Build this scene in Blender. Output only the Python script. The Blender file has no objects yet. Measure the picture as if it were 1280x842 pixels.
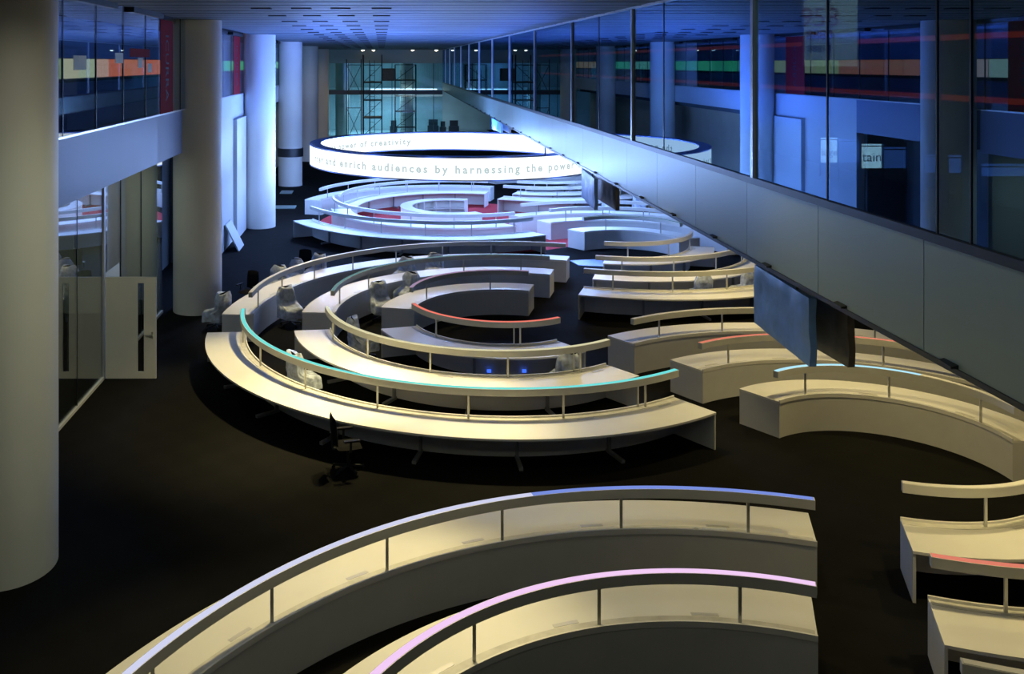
import bpy, math, random
from math import sin, cos, pi, radians as R, sqrt
from mathutils import Vector, noise
random.seed(7)
sc = bpy.context.scene
COL = sc.collection

# ------------------------------------------------------------------ materials
def nmat(name):
    m = bpy.data.materials.new(name); m.use_nodes = True
    nt = m.node_tree; nt.nodes.clear()
    out = nt.nodes.new('ShaderNodeOutputMaterial')
    return m, nt, out

def paint(name, col, rough=.5, metal=0.0, var=.05, scale=3.0, bump=0.0, bscale=60.0, spec=.4):
    m, nt, out = nmat(name)
    p = nt.nodes.new('ShaderNodeBsdfPrincipled')
    p.inputs['Roughness'].default_value = rough
    p.inputs['Metallic'].default_value = metal
    p.inputs['Specular IOR Level'].default_value = spec
    tc = nt.nodes.new('ShaderNodeTexCoord')
    nz = nt.nodes.new('ShaderNodeTexNoise'); nz.inputs['Scale'].default_value = scale; nz.inputs['Detail'].default_value = 4
    nt.links.new(tc.outputs['Object'], nz.inputs['Vector'])
    rp = nt.nodes.new('ShaderNodeValToRGB')
    rp.color_ramp.elements[0].position = .3; rp.color_ramp.elements[1].position = .7
    rp.color_ramp.elements[0].color = tuple(c*(1-var) for c in col)+(1,)
    rp.color_ramp.elements[1].color = tuple(min(1, c*(1+var)) for c in col)+(1,)
    nt.links.new(nz.outputs['Fac'], rp.inputs['Fac'])
    nt.links.new(rp.outputs['Color'], p.inputs['Base Color'])
    if bump:
        n2 = nt.nodes.new('ShaderNodeTexNoise'); n2.inputs['Scale'].default_value = bscale; n2.inputs['Detail'].default_value = 3
        nt.links.new(tc.outputs['Object'], n2.inputs['Vector'])
        b = nt.nodes.new('ShaderNodeBump'); b.inputs['Strength'].default_value = bump; b.inputs['Distance'].default_value = .02
        nt.links.new(n2.outputs['Fac'], b.inputs['Height']); nt.links.new(b.outputs['Normal'], p.inputs['Normal'])
    nt.links.new(p.outputs['BSDF'], out.inputs['Surface'])
    return m

def glow(name, col, strength):
    m, nt, out = nmat(name)
    e = nt.nodes.new('ShaderNodeEmission'); e.inputs['Color'].default_value = tuple(col)+(1,)
    e.inputs['Strength'].default_value = strength
    nt.links.new(e.outputs['Emission'], out.inputs['Surface'])
    return m

def glass(name, tint, base, k, rough=0.0, power=2.0, rcol=(1, 1, 1)):
    m, nt, out = nmat(name)
    t = nt.nodes.new('ShaderNodeBsdfTransparent'); t.inputs['Color'].default_value = tuple(tint)+(1,)
    g = nt.nodes.new('ShaderNodeBsdfGlossy'); g.inputs['Roughness'].default_value = rough
    g.inputs['Color'].default_value = tuple(rcol)+(1,)
    lw = nt.nodes.new('ShaderNodeLayerWeight'); lw.inputs['Blend'].default_value = .5
    pw = nt.nodes.new('ShaderNodeMath'); pw.operation = 'POWER'; pw.inputs[1].default_value = power
    ma = nt.nodes.new('ShaderNodeMath'); ma.operation = 'MULTIPLY_ADD'; ma.use_clamp = True
    ma.inputs[1].default_value = k; ma.inputs[2].default_value = base
    nt.links.new(lw.outputs['Facing'], pw.inputs[0]); nt.links.new(pw.outputs[0], ma.inputs[0])
    mx = nt.nodes.new('ShaderNodeMixShader')
    nt.links.new(ma.outputs[0], mx.inputs[0]); nt.links.new(t.outputs[0], mx.inputs[1]); nt.links.new(g.outputs[0], mx.inputs[2])
    nt.links.new(mx.outputs[0], out.inputs['Surface'])
    return m

def plastic_sheet(name, col, alpha):
    m, nt, out = nmat(name)
    p = nt.nodes.new('ShaderNodeBsdfPrincipled')
    p.inputs['Base Color'].default_value = tuple(col)+(1,); p.inputs['Roughness'].default_value = .22
    tc = nt.nodes.new('ShaderNodeTexCoord')
    nz = nt.nodes.new('ShaderNodeTexNoise'); nz.inputs['Scale'].default_value = 9; nz.inputs['Detail'].default_value = 5
    nt.links.new(tc.outputs['Object'], nz.inputs['Vector'])
    b = nt.nodes.new('ShaderNodeBump'); b.inputs['Strength'].default_value = .6; b.inputs['Distance'].default_value = .04
    nt.links.new(nz.outputs['Fac'], b.inputs['Height']); nt.links.new(b.outputs['Normal'], p.inputs['Normal'])
    rp = nt.nodes.new('ShaderNodeMapRange'); rp.inputs[1].default_value = .3; rp.inputs[2].default_value = .7
    rp.inputs[3].default_value = max(0, alpha-.25); rp.inputs[4].default_value = min(1, alpha+.2)
    nt.links.new(nz.outputs['Fac'], rp.inputs[0])
    t = nt.nodes.new('ShaderNodeBsdfTransparent')
    mx = nt.nodes.new('ShaderNodeMixShader')
    nt.links.new(rp.outputs[0], mx.inputs[0]); nt.links.new(t.outputs[0], mx.inputs[1]); nt.links.new(p.outputs[0], mx.inputs[2])
    nt.links.new(mx.outputs[0], out.inputs['Surface'])
    return m

def carpet_mat():
    m, nt, out = nmat('dark_carpet')
    p = nt.nodes.new('ShaderNodeBsdfPrincipled'); p.inputs['Roughness'].default_value = .95
    p.inputs['Specular IOR Level'].default_value = .1
    tc = nt.nodes.new('ShaderNodeTexCoord')
    ck = nt.nodes.new('ShaderNodeTexChecker'); ck.inputs['Scale'].default_value = 2.0
    ck.inputs['Color1'].default_value = (.0058, .0058, .0055, 1); ck.inputs['Color2'].default_value = (.0050, .0050, .0048, 1)
    nt.links.new(tc.outputs['Object'], ck.inputs['Vector'])
    nz = nt.nodes.new('ShaderNodeTexNoise'); nz.inputs['Scale'].default_value = .7; nz.inputs['Detail'].default_value = 8
    nt.links.new(tc.outputs['Object'], nz.inputs['Vector'])
    mx = nt.nodes.new('ShaderNodeMix'); mx.data_type = 'RGBA'; mx.blend_type = 'MULTIPLY'
    mr = nt.nodes.new('ShaderNodeMapRange'); mr.inputs[3].default_value = .75; mr.inputs[4].default_value = 1.25
    nt.links.new(nz.outputs['Fac'], mr.inputs[0])
    mx.inputs[0].default_value = 1
    nt.links.new(ck.outputs['Color'], mx.inputs[6]); nt.links.new(mr.outputs[0], mx.inputs[7])
    nt.links.new(mx.outputs[2], p.inputs['Base Color'])
    nt.links.new(p.outputs[0], out.inputs['Surface'])
    return m

M = {
 'white': paint('white_laminate', (.80, .79, .76), .42, var=.03, scale=1.2),
 'tray': paint('cable_tray_shaded_laminate', (.62, .61, .57), .5, var=.12, scale=6),  # greyer copy of the worktop white: soft shade of the recess put into the colour
 'panel': paint('desk_panel_laminate', (.66, .66, .645), .5, var=.03),
 'rail': paint('rail_paint', (.60, .60, .57), .45, var=.03),
 'post': paint('brushed_metal_post', (.55, .55, .52), .35, metal=.6, var=.05),
 'leg': paint('grey_metal_leg', (.33, .34, .34), .4, metal=.4),
 'hatch': paint('cable_hatch_metal', (.70, .69, .65), .4, metal=.5),
 'dark': paint('black_plastic', (.010, .010, .011), .5, spec=.2),
 'darkmetal': paint('dark_metal', (.05, .055, .06), .4, metal=.7),
 'fabric': paint('black_fabric', (.010, .010, .011), .95, bump=.3, bscale=300, spec=.08),
 'column': paint('column_paint', (.70, .69, .64), .55, var=.03, scale=.8),
 'wallwhite': paint('white_wall_paint', (.58, .61, .64), .5, var=.03, scale=.5),
 'fascia': paint('fascia_metal', (.25, .33, .31), .38, metal=.15, var=.05, scale=.4),
 'frame': paint('pale_frame_metal', (.62, .64, .66), .35, metal=.6),
 'framedark': paint('dark_frame_metal', (.03, .035, .035), .4, metal=.5),
 'ceil': paint('ceiling_metal', (.11, .135, .145), .55, metal=.1, var=.08, scale=.6),
 'ceilbase': paint('ceiling_void_black', (.02, .02, .025), .7),
 'vent': paint('vent_metal', (.02, .02, .025), .5),
 'carpet': carpet_mat(),
 'red': paint('red_carpet', (.42, .03, .04), .95, var=.15, scale=20),
 'ringcase': paint('ring_casing', (.12, .16, .32), .35, metal=.5),
 'door': paint('door_paint', (.50, .49, .44), .5, var=.03),
 'steel': paint('brushed_steel', (.6, .6, .58), .3, metal=.9),
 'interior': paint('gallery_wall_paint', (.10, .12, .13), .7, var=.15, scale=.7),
 'interiorblue': paint('upper_room_wall_paint', (.30, .36, .52), .6, var=.08, scale=.6),
 'bluewall': paint('grey_blue_fascia_paint', (.15, .20, .34), .5, var=.03, scale=.5),
 'olive': paint('olive_wall_paint', (.34, .34, .27), .6, var=.05, scale=.6),
 'tan': paint('tan_wall_paint', (.62, .52, .36), .6, var=.06, scale=1.0),
 'teal': paint('far_wall_paint', (.44, .53, .56), .6, var=.12, scale=.4),
 'scaff': paint('scaffold_steel', (.06, .06, .06), .5, metal=.5),
 'wood': paint('scaffold_board', (.22, .17, .10), .7, var=.2, scale=8),
 'paper': paint('notice_paper', (.62, .70, .62), .7),
 'redfilm': paint('red_banner_film', (.20, .009, .012), .85, spec=.1),
 'ink': paint('black_ink', (.015, .012, .015), .6),
 'redink': paint('dark_red_ink', (.25, .02, .02), .6),
 'blueink': paint('grey_blue_ink', (.06, .09, .2), .6),
 'cover': plastic_sheet('clear_plastic_dust_cover', (.70, .79, .96), .68),
 'bluecover': paint('blue_plastic_wrap', (.18, .38, .82), .4, var=.12, scale=5, bump=.4, bscale=7),
 'bluesheet': paint('blue_plastic_sheet', (.12, .24, .60), .35, var=.1, scale=4),
 'brownwrap': paint('grey_brown_wrap', (.16, .15, .13), .4, var=.2, scale=5, bump=.4, bscale=7),
 'cardboard': paint('tan_cardboard', (.52, .40, .22), .8, var=.08, scale=6),
}
RINGC = (.25, .44, 1.0)
M['ringlight'] = glow('ring_screen_white', (.88, .96, 1.0), 1.5)
M['ringtext'] = glow('ring_screen_grey_text', (.62, .74, .76), .85)
G_gallery = glass('gallery_glass', (.52, .62, .62), .48, .30, power=2.0, rcol=(.30, .47, .72))
G_left = glass('upper_left_glass', (.72, .80, .84), .10, .35, power=2.5)
G_part = glass('partition_glass', (.55, .60, .62), .22, .45, power=2.0)
G_far = glass('far_glass', (.74, .90, .95), .05, .2)

# ------------------------------------------------------------------ mesh building
class MB:
    def __init__(s): s.v = []; s.f = []; s.m = []; s.mi = 0
    def add(s, vs, fs):
        b = len(s.v); s.v += [tuple(v) for v in vs]
        s.f += [tuple(b+i for i in f) for f in fs]; s.m += [s.mi]*len(fs); return s
    def box(s, x0, x1, y0, y1, z0, z1):
        return s.add([(x0,y0,z0),(x1,y0,z0),(x1,y1,z0),(x0,y1,z0),(x0,y0,z1),(x1,y0,z1),(x1,y1,z1),(x0,y1,z1)],
                     [(0,3,2,1),(4,5,6,7),(0,1,5,4),(1,2,6,5),(2,3,7,6),(3,0,4,7)])
    def bar(s, p, q, w, h=None, up=(0,0,1)):
        h = h or w; p = Vector(p); q = Vector(q); d = (q-p).normalized(); u = Vector(up)
        if abs(d.dot(u)) > .99: u = Vector((0,1,0))
        a = d.cross(u).normalized()*w/2; b = a.cross(d).normalized()*h/2
        vs = [p-a-b, p+a-b, p+a+b, p-a+b, q-a-b, q+a-b, q+a+b, q-a+b]
        return s.add(vs, [(0,1,2,3),(7,6,5,4),(0,4,5,1),(1,5,6,2),(2,6,7,3),(3,7,4,0)])
    def tube(s, p, q, r, n=10, r2=None):
        r2 = r if r2 is None else r2; p = Vector(p); q = Vector(q); d = (q-p).normalized()
        u = Vector((0,0,1)) if abs(d.z) < .95 else Vector((1,0,0))
        a = d.cross(u).normalized(); b = d.cross(a)
        vs = [p+(a*cos(2*pi*i/n)+b*sin(2*pi*i/n))*r for i in range(n)]+[q+(a*cos(2*pi*i/n)+b*sin(2*pi*i/n))*r2 for i in range(n)]
        fs = [(i, n+i, n+(i+1)%n, (i+1)%n) for i in range(n)]+[tuple(range(n)), tuple(range(2*n-1, n-1, -1))]
        return s.add(vs, fs)
    def arc(s, c, r0, r1, a0, a1, z0, z1, n=None):     # annular sector, degrees
        full = abs(abs(a1-a0)-360) < 1e-6
        n = n or max(4, int(abs(a1-a0)/2.2))
        k = n if full else n+1
        vs = []
        for i in range(k):
            a = R(a0+(a1-a0)*i/n); x, y = cos(a), sin(a)
            vs += [(c[0]+r0*x, c[1]+r0*y, z0), (c[0]+r1*x, c[1]+r1*y, z0), (c[0]+r1*x, c[1]+r1*y, z1), (c[0]+r0*x, c[1]+r0*y, z1)]
        fs = []
        for i in range(n):
            A = 4*i; B = 4*((i+1) % k)
            fs += [(A, B, B+1, A+1), (A+1, B+1, B+2, A+2), (A+2, B+2, B+3, A+3), (A+3, B+3, B, A)]
        if not full:
            fs += [(0,1,2,3), (4*n+3, 4*n+2, 4*n+1, 4*n)]
        return s.add(vs, fs)
    def cyl_face(s, c, r, a0, a1, z0, z1, n, inward=False):
        vs = []; full = abs(abs(a1-a0)-360) < 1e-6; k = n if full else n+1
        for i in range(k):
            a = R(a0+(a1-a0)*i/n); vs += [(c[0]+r*cos(a), c[1]+r*sin(a), z0), (c[0]+r*cos(a), c[1]+r*sin(a), z1)]
        fs = []
        for i in range(n):
            A = 2*i; B = 2*((i+1) % k)
            fs.append((A, A+1, B+1, B) if inward else (A, B, B+1, A+1))
        return s.add(vs, fs)
    def rot(s, a, start=0, piv=(0,0)):
        ca, sa = cos(a), sin(a)
        for i in range(start, len(s.v)):
            x, y, z = s.v[i]; x -= piv[0]; y -= piv[1]
            s.v[i] = (piv[0]+x*ca-y*sa, piv[1]+x*sa+y*ca, z)
        return s
    def build(s, name, mat, parent=None, smooth=None, bevel=0):
        me = bpy.data.meshes.new(name); me.from_pydata(s.v, [], s.f); me.update()
        mats = mat if isinstance(mat, (list, tuple)) else [mat]
        for m in mats: me.materials.append(m)
        for p, i in zip(me.polygons, s.m): p.material_index = i
        o = bpy.data.objects.new(name, me); COL.objects.link(o)
        if parent:
            o.parent = parent
            loc = parent_world(parent)
            # vertices are given in world space; bring them into the parent's space
            inv = loc.inverted()
            me.transform(inv)
        if smooth:
            for p in me.polygons: p.use_smooth = True
            try: me.set_sharp_from_angle(angle=R(smooth))
            except Exception: pass
        if bevel:
            b = o.modifiers.new('bevel', 'BEVEL'); b.width = bevel; b.segments = 2; b.limit_method = 'ANGLE'; b.angle_limit = R(50)
        return o

from mathutils import Matrix
def parent_world(o):
    m = Matrix.Translation(o.location) @ o.rotation_euler.to_matrix().to_4x4()
    return parent_world(o.parent) @ m if o.parent else m

def tag(o, label, cat, group=None):
    o['label'] = label; o['category'] = cat
    if group: o['group'] = group
    return o
def thing(name, label, cat, loc=(0,0,0), group=None, rz=0):
    o = bpy.data.objects.new(name, None); o.empty_display_size = .2; COL.objects.link(o)
    o.location = loc; o.rotation_euler = (0,0,rz)
    return tag(o, label, cat, group)
def struct(o): o['kind'] = 'structure'; return o
def dup(root, loc, rz, label=None, group=None):
    r = root.copy(); COL.objects.link(r); r.location = loc; r.rotation_euler = (0,0,rz)
    if label: r['label'] = label
    if group: r['group'] = group
    for ch in list(root.children):
        c = ch.copy(); COL.objects.link(c); c.parent = r
        for g in list(ch.children):
            d = g.copy(); COL.objects.link(d); d.parent = c
    return r

def text_mesh(txt, size, spacing=1.0, align='LEFT', offset=0):
    cu = bpy.data.curves.new('t', 'FONT'); cu.body = txt; cu.size = size; cu.space_character = spacing
    cu.align_x = align; cu.resolution_u = 3; cu.extrude = 0; cu.offset = offset
    o = bpy.data.objects.new('t', cu); COL.objects.link(o)
    dg = bpy.context.evaluated_depsgraph_get(); dg.update()
    me = bpy.data.meshes.new_from_object(o.evaluated_get(dg))
    vs = [tuple(v.co) for v in me.vertices]; fs = [tuple(p.vertices) for p in me.polygons]
    bpy.data.objects.remove(o); bpy.data.curves.remove(cu); bpy.data.meshes.remove(me)
    return vs, fs

# ------------------------------------------------------------------ the hall
HC = 8.86                                   # ceiling height
GX = 5.86                                   # plane of the gallery glass
LX = -5.87                                  # plane of the upper left glass
FAR = 87.0
NEAR = -6.0
struct(MB().box(-14, 24, NEAR, FAR+16, -.2, 0).build('floor', M['carpet']))
MB_ = MB()
y = 8.3
while y < FAR-.5:
    y1 = min(y+3.16, FAR-.05)
    MB_.box(-5.95, GX, y, y1, HC, HC+.05)
    MB_.box(-5.95, GX, y+1.05, y+1.11, HC-.012, HC)
    MB_.box(-5.95, GX, y+2.1, y+2.16, HC-.012, HC)
    y += 3.3
ceiling = struct(MB().box(-14.2, 24.2, NEAR, FAR+16, HC+.25, HC+.45).build('ceiling', M['ceilbase']))
struct(MB_.build('trim_1', M['ceil']))
struct(MB().box(-14.2, 24.2, NEAR-.2, NEAR, 0, HC+.25).build('wall_back', M['interior']))
struct(MB().box(24, 24.2, NEAR, FAR+16, 0, HC+.25).build('wall_right', M['interior']))
struct(MB().box(-14.2, -14, NEAR, FAR+16, 0, HC+.25).build('wall_left', M['interior']))
struct(MB().box(-14.2, 24.2, FAR+15.8, FAR+16, 0, HC+.25).build('wall_front', M['teal']))

# ceiling air slots, four rows running down the hall
v0 = None
y = 8.3+3.3*3-.07
while y < 80:
    for x in (-2.85, -1.9, -.97, .0):
        if v0 is None:
            v0 = MB().box(-.235, .235, -.13, .13, -.03, .0).build('ceiling_vent', M['vent'])
            o = tag(v0, 'narrow dark air slot set across the metal ceiling strips', 'vent', 'air slots in the ceiling')
        else:
            o = v0.copy(); COL.objects.link(o)
        o.location = (x, y, HC)
    y += 3.3

# ------------------------------------------------------------------ right gallery (bridge)
def zb(yy):   # lower edge of the parapet, a little deeper towards the camera
    return 7.55-GX*(.535-.0012*(yy-9)) if yy > 9 else 7.55-GX*.535
br = bpy.data.objects.new('wall_bridge', None); COL.objects.link(br); br.location = (GX, 0, 0); struct(br)
ZG = 5.68
fm = MB(); jy = 9.77-2.365*4
while jy < FAR:
    a, b = jy+.006, min(jy+2.365-.006, FAR)
    fm.add([(GX, a, zb(a)), (GX+.06, a, zb(a)), (GX+.06, b, zb(b)), (GX, b, zb(b)),
            (GX, a, ZG), (GX+.06, a, ZG), (GX+.06, b, ZG), (GX, b, ZG)],
           [(0,3,2,1),(4,5,6,7),(0,1,5,4),(1,2,6,5),(2,3,7,6),(3,0,4,7)])
    jy += 2.365
fm.build('cladding_panel', M['fascia'], br)
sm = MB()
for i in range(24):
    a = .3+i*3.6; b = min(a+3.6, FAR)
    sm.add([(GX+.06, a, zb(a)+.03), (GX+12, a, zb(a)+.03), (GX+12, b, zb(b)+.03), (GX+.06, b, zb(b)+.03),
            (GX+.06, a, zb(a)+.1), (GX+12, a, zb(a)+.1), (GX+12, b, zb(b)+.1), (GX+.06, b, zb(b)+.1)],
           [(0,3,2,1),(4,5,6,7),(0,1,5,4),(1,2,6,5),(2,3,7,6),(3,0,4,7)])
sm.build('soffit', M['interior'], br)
MB().box(GX-.03, GX+.10, .3, FAR, ZG-.03, ZG+.07).build('sill_rail', M['framedark'], br)
em = MB()
for i in range(24):
    a = .3+i*3.6; b = min(a+3.6, FAR)
    em.bar((GX+.02, a, zb(a)-.01), (GX+.02, b, zb(b)-.01), .07, .06)
em.build('edge_trim', M['darkmetal'], br)
k = 9.3
while k < 60:
    z = zb(k)
    MB().add([(GX-.08, k-.12, z+.03), (GX+.02, k-.12, z+.03), (GX+.02, k+.12, z+.03), (GX-.06, k+.12, z+.03),
              (GX-.08, k-.12, z+.05), (GX+.02, k-.12, z+.07), (GX+.02, k+.12, z+.07), (GX-.06, k+.12, z+.05)],
             [(0,3,2,1),(4,5,6,7),(0,1,5,4),(1,2,6,5),(2,3,7,6),(3,0,4,7)]).build('bracket', M['framedark'], br)
    k += 2.2
g = struct(MB().box(GX+.01, GX+.03, .3, FAR, ZG+.07, HC-.02).build('window_1', G_gallery))
MB().box(GX-.03, GX+.07, .3, FAR, HC-.05, HC+.03).build('window_frame', M['frame'], g)
for yy in (7.44, 14.24, 21.1, 27.8, 34.6, 41.4, 47.9, 54.3, 60.7, 66.9, 72.8, 77.9, 83):
    MB().box(GX-.035, GX+.07, yy-.045, yy+.045, ZG+.07, HC-.05).build('mullion', M['frame'], g)
for yy in (9.0, 9.55, 11.9, 18.8, 24.4):
    MB().box(GX+.0, GX+.035, yy-.012, yy+.012, ZG+.07, HC-.05).build('glass_joint', M['framedark'], g)
# gallery room behind the glass
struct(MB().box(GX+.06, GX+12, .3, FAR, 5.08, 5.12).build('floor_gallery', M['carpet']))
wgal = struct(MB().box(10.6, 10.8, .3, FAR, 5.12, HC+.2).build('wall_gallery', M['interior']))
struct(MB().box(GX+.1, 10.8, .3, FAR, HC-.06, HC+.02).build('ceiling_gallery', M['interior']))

# ------------------------------------------------------------------ left side
ZL = 6.17
struct(MB().box(LX-.3, LX, NEAR, 26.6, 4.92, ZL).build('trim_2', M['bluewall']))                    # upper floor edge
struct(MB().box(-13.9, -6.7, NEAR, 84, 4.95, 5.3).box(-6.7, LX-.3, NEAR, 26.6, 4.95, 5.3).build('floor_upper', M['interior']))
gl = struct(MB().box(LX-.02, LX, NEAR, 27.2, ZL+.02, HC-.02).build('window_2', G_left))
MB().box(LX-.05, LX+.02, NEAR, 27.2, ZL-.01, ZL+.03).build('sill_trim', M['steel'], gl)
WX = -6.33
gl2 = struct(MB().box(WX-.02, WX, 27.8, 84, ZL+.02, HC-.02).build('window_7', G_left))
MB().box(WX-.05, WX+.02, 27.8, 84, ZL-.01, ZL+.03).build('sill_trim', M['steel'], gl2)
for yy in [3.0+1.95*i for i in range(42)]:
    gx_ = LX if yy < 27.2 else WX
    MB().box(gx_-.03, gx_+.005, yy-.01, yy+.01, ZL+.02, HC-.02).build('glass_joint', M['framedark'], gl if yy < 27.2 else gl2)
hm = MB()
for i in range(19):
    gx_ = LX if i < 5 else WX
    hm.box(gx_-.1, gx_+.12, 4.2+i*4.2, 4.2+i*4.2+2.9, HC-.12, HC)
struct(hm.build('trim_3', M['framedark']))
UW = -10.3
wu = struct(MB().box(UW-.2, UW, NEAR, 103, 5.3, 7.02).box(UW-.2, UW, NEAR, 103, 7.72, HC+.2).box(UW-.2, UW, NEAR, 20, 7.02, 7.72).build('wall_upper', M['interiorblue']))
# lit strip window on the far side of the upper room, panes lit in different colours
wn = struct(MB().box(UW-.19, UW-.15, 20, 103, 7.02, 7.72).build('window_3', M['framedark']))
gm = {}
def pane_col(yy):
    if yy < 29.5: return random.choice(((.40,.50,.30),(.50,.52,.34)))
    if yy < 33: return random.choice(((.88,.78,.52),(.75,.80,.55),(.9,.8,.6)))
    if yy < 35.2: return (1,.58,.46)
    if yy < 42.8: return random.choice(((1,.24,.15),(1,.30,.19),(1,.27,.16)))
    if yy < 53: return random.choice(((.85,.78,.32),(.75,.74,.30),(.90,.72,.36)))
    if yy < 92: return random.choice(((.10,.85,.32),(.14,.95,.40),(.08,.70,.28),(.35,.95,.6)))
    return (.9,.45,.2)
y = 20.0
while y < 103:
    w = random.choice((1.5, 1.9, 2.4)); c = pane_col(y+w/2)
    if c not in gm: gm[c] = glow('lit_pane', c, .85)
    MB().box(UW-.13, UW-.10, y+.04, min(y+w, 103)-.04, 7.04, 7.70).build('pane', gm[c], wn)
    y += w
struct(MB().box(UW-.04, UW+.02, NEAR, 103, 6.92, 7.02).build('trim_4', M['framedark']))

# notices and banners on the upper left glass
def wall_sheet(name, y0, y1, z0, z1, mat, label, cat, x=LX+.004, group=None):
    return tag(MB().box(x, x+.006, y0, y1, z0, z1).build(name, mat), label, cat, group)
wall_sheet('paper_notice', 17.2, 17.95, 7.42, 7.70, M['paper'], 'pale green paper notice on the upper left glass nearest the front column', 'notice')
wall_sheet('paper_notice', 19.9, 20.5, 7.55, 7.78, M['paper'], 'pale paper notice with text lines left of the red sign on the upper glass', 'notice')
wall_sheet('paper_notice', 21.75, 22.2, 7.44, 7.685, M['paper'], 'grey paper notice hanging just under the red sign on the upper glass', 'notice')
wall_sheet('paper_notice', 22.65, 23.05, 7.32, 7.54, M['paper'], 'small low grey notice between red sign and red banner on the upper glass', 'notice')
wall_sheet('red_sign', 21.05, 22.85, 7.70, 7.90, M['redfilm'], 'short wide dark red sign on the upper left glass', 'sign')
def banner(y0, y1, label, size, LX=LX):
    t = thing('red_banner', label, 'banner', (LX+.02, y0, ZL), 'red banners on the upper left glass')
    MB().box(LX+.003, LX+.012, y0, y1, ZL+.03, HC-.14).build('banner_sheet', M['redfilm'], t)
    vs, fs = text_mesh('ICURRA', size, 1.05)
    ym = (y0+y1)/2
    MB().add([(LX+.016, ym+v[1]-size*.3, 8.35-v[0]) for v in vs], [f[::-1] for f in fs]).build('lettering', M['ink'], t)
    return t
banner(23.95, 25.4, 'tall dark red banner with black vertical lettering left of the second column', .5)
banner(38.6, 40.4, 'dark red banner with black lettering between the second and third columns', .5, LX=WX)

# lower left: glass partition, door, white wall
PX = -6.65
gp = struct(MB().box(PX-.02, PX, NEAR, 21.6, .06, 4.93).build('window_4', G_part))
MB().box(PX-.05, PX+.03, NEAR, 21.6, 0, .07).build('floor_track', M['wallwhite'], gp)
for yy in (6.5, 9.3, 12.1, 14.9, 17.9, 19.75): MB().box(PX-.025, PX+.005, yy-.012, yy+.012, .06, 4.93).build('glass_joint', M['framedark'], gp)
MB().box(PX-.06, PX+.03, 21.57, 21.69, 0, 4.93).build('window_frame', M['frame'], gp)
gp2 = struct(MB().box(PX-.02, PX, 23.05, 27.4, .06, 4.93).box(PX-.02, PX, 21.69, 23.05, 2.5, 4.93).build('window_5', G_part))
MB().box(PX-.05, PX+.03, 23.05, 27.4, 0, .07).build('floor_track', M['wallwhite'], gp2)
for yy in (23.05, 25.0): MB().box(PX-.025, PX+.01, yy-.02, yy+.02, .06, 4.93).build('glass_joint', M['framedark'], gp2)
struct(MB().box(-10.2, -10.0, NEAR, 27.5, 0, 4.95).build('wall_office', M['olive']))
struct(MB().box(-10.0, PX-.05, 27.3, 27.5, 0, 4.95).build('wall_partition', M['olive']))
# open door seen flat on
d = struct(thing('door_1', '', 'door', (PX, 21.65, 0)))
for kk in ('label', 'category'): del d[kk]
DX0, DX1 = -6.60, -5.39
dm = MB(); wx0, wx1 = -5.83, -5.68
dm.box(DX0, wx0, 21.6, 21.65, .02, 2.44).box(wx1, DX1, 21.6, 21.65, .02, 2.44).box(wx0, wx1, 21.6, 21.65, .02, .18).box(wx0, wx1, 21.6, 21.65, 2.30, 2.44)
dm.build('door_leaf', M['door'], d)
MB().box(wx0, wx1, 21.618, 21.632, .18, 2.30).build('vision_strip', G_part, d)
hd = MB(); hd.tube((-5.48, 21.6, 1.06), (-5.48, 21.54, 1.06), .014); hd.tube((-5.48, 21.545, 1.06), (-5.64, 21.545, 1.06), .013); hd.box(-5.50, -5.46, 21.585, 21.6, .98, 1.14)
hd.build('door_handle', M['steel'], d)

WX = -6.33
struct(MB().box(WX-.3, WX, 34.4, 41.3, 0, ZL).build('wall_side', M['wallwhite']))
struct(MB().box(WX-.3, WX, 27.6, 34.4, 4.92, ZL).build('trim_7', M['bluewall']))
struct(MB().box(-8.2, -8.0, 27.5, 34.4, 0, 4.95).box(-8.0, WX-.3, 34.2, 34.4, 0, 4.95).build('wall_recess', M['interior']))
struct(MB().box(-8.40, -7.72, 27.26, 27.3, 0, 4.9).build('trim_8', M['interiorblue']))
struct(MB().box(WX, WX+.16, 38.6, 41.3, 0, 5.15).build('trim_5', M['wallwhite']))
struct(MB().box(WX-.3, WX, 41.3, 84, 5.2, ZL).build('trim_6', M['wallwhite']))
struct(MB().box(-7.8, -7.6, 41.3, 84, 0, 5.2).build('wall_warm', M['tan']))

# columns
ordinal = ['nearest huge round column at the left, cut by the photo edge', 'big round column beside the open door and the covered chair',
           'round blue-lit column standing at the end of the white wall', 'round column crossed by a dark band near the floor',
           'slim distant column, fifth in the left row', 'furthest round column of the left row, tinted green and warm']
for i in range(6):
    yc = 13.63+14.12*i
    t = tag(MB().tube((-5.65, yc, 0), (-5.65, yc, HC+.2), .735, 64).build('column', M['column'], smooth=40), ordinal[i], 'column', 'round columns down the left side')
    t.location = (0,0,0)
tag(MB().arc((-5.65, 13.63+14.12*3), .745, .80, 0, 360, 1.80, 2.32, 40).build('dark_band', M['darkmetal'], smooth=40), 'dark horizontal band wrapped around the fourth column', 'band')

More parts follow.
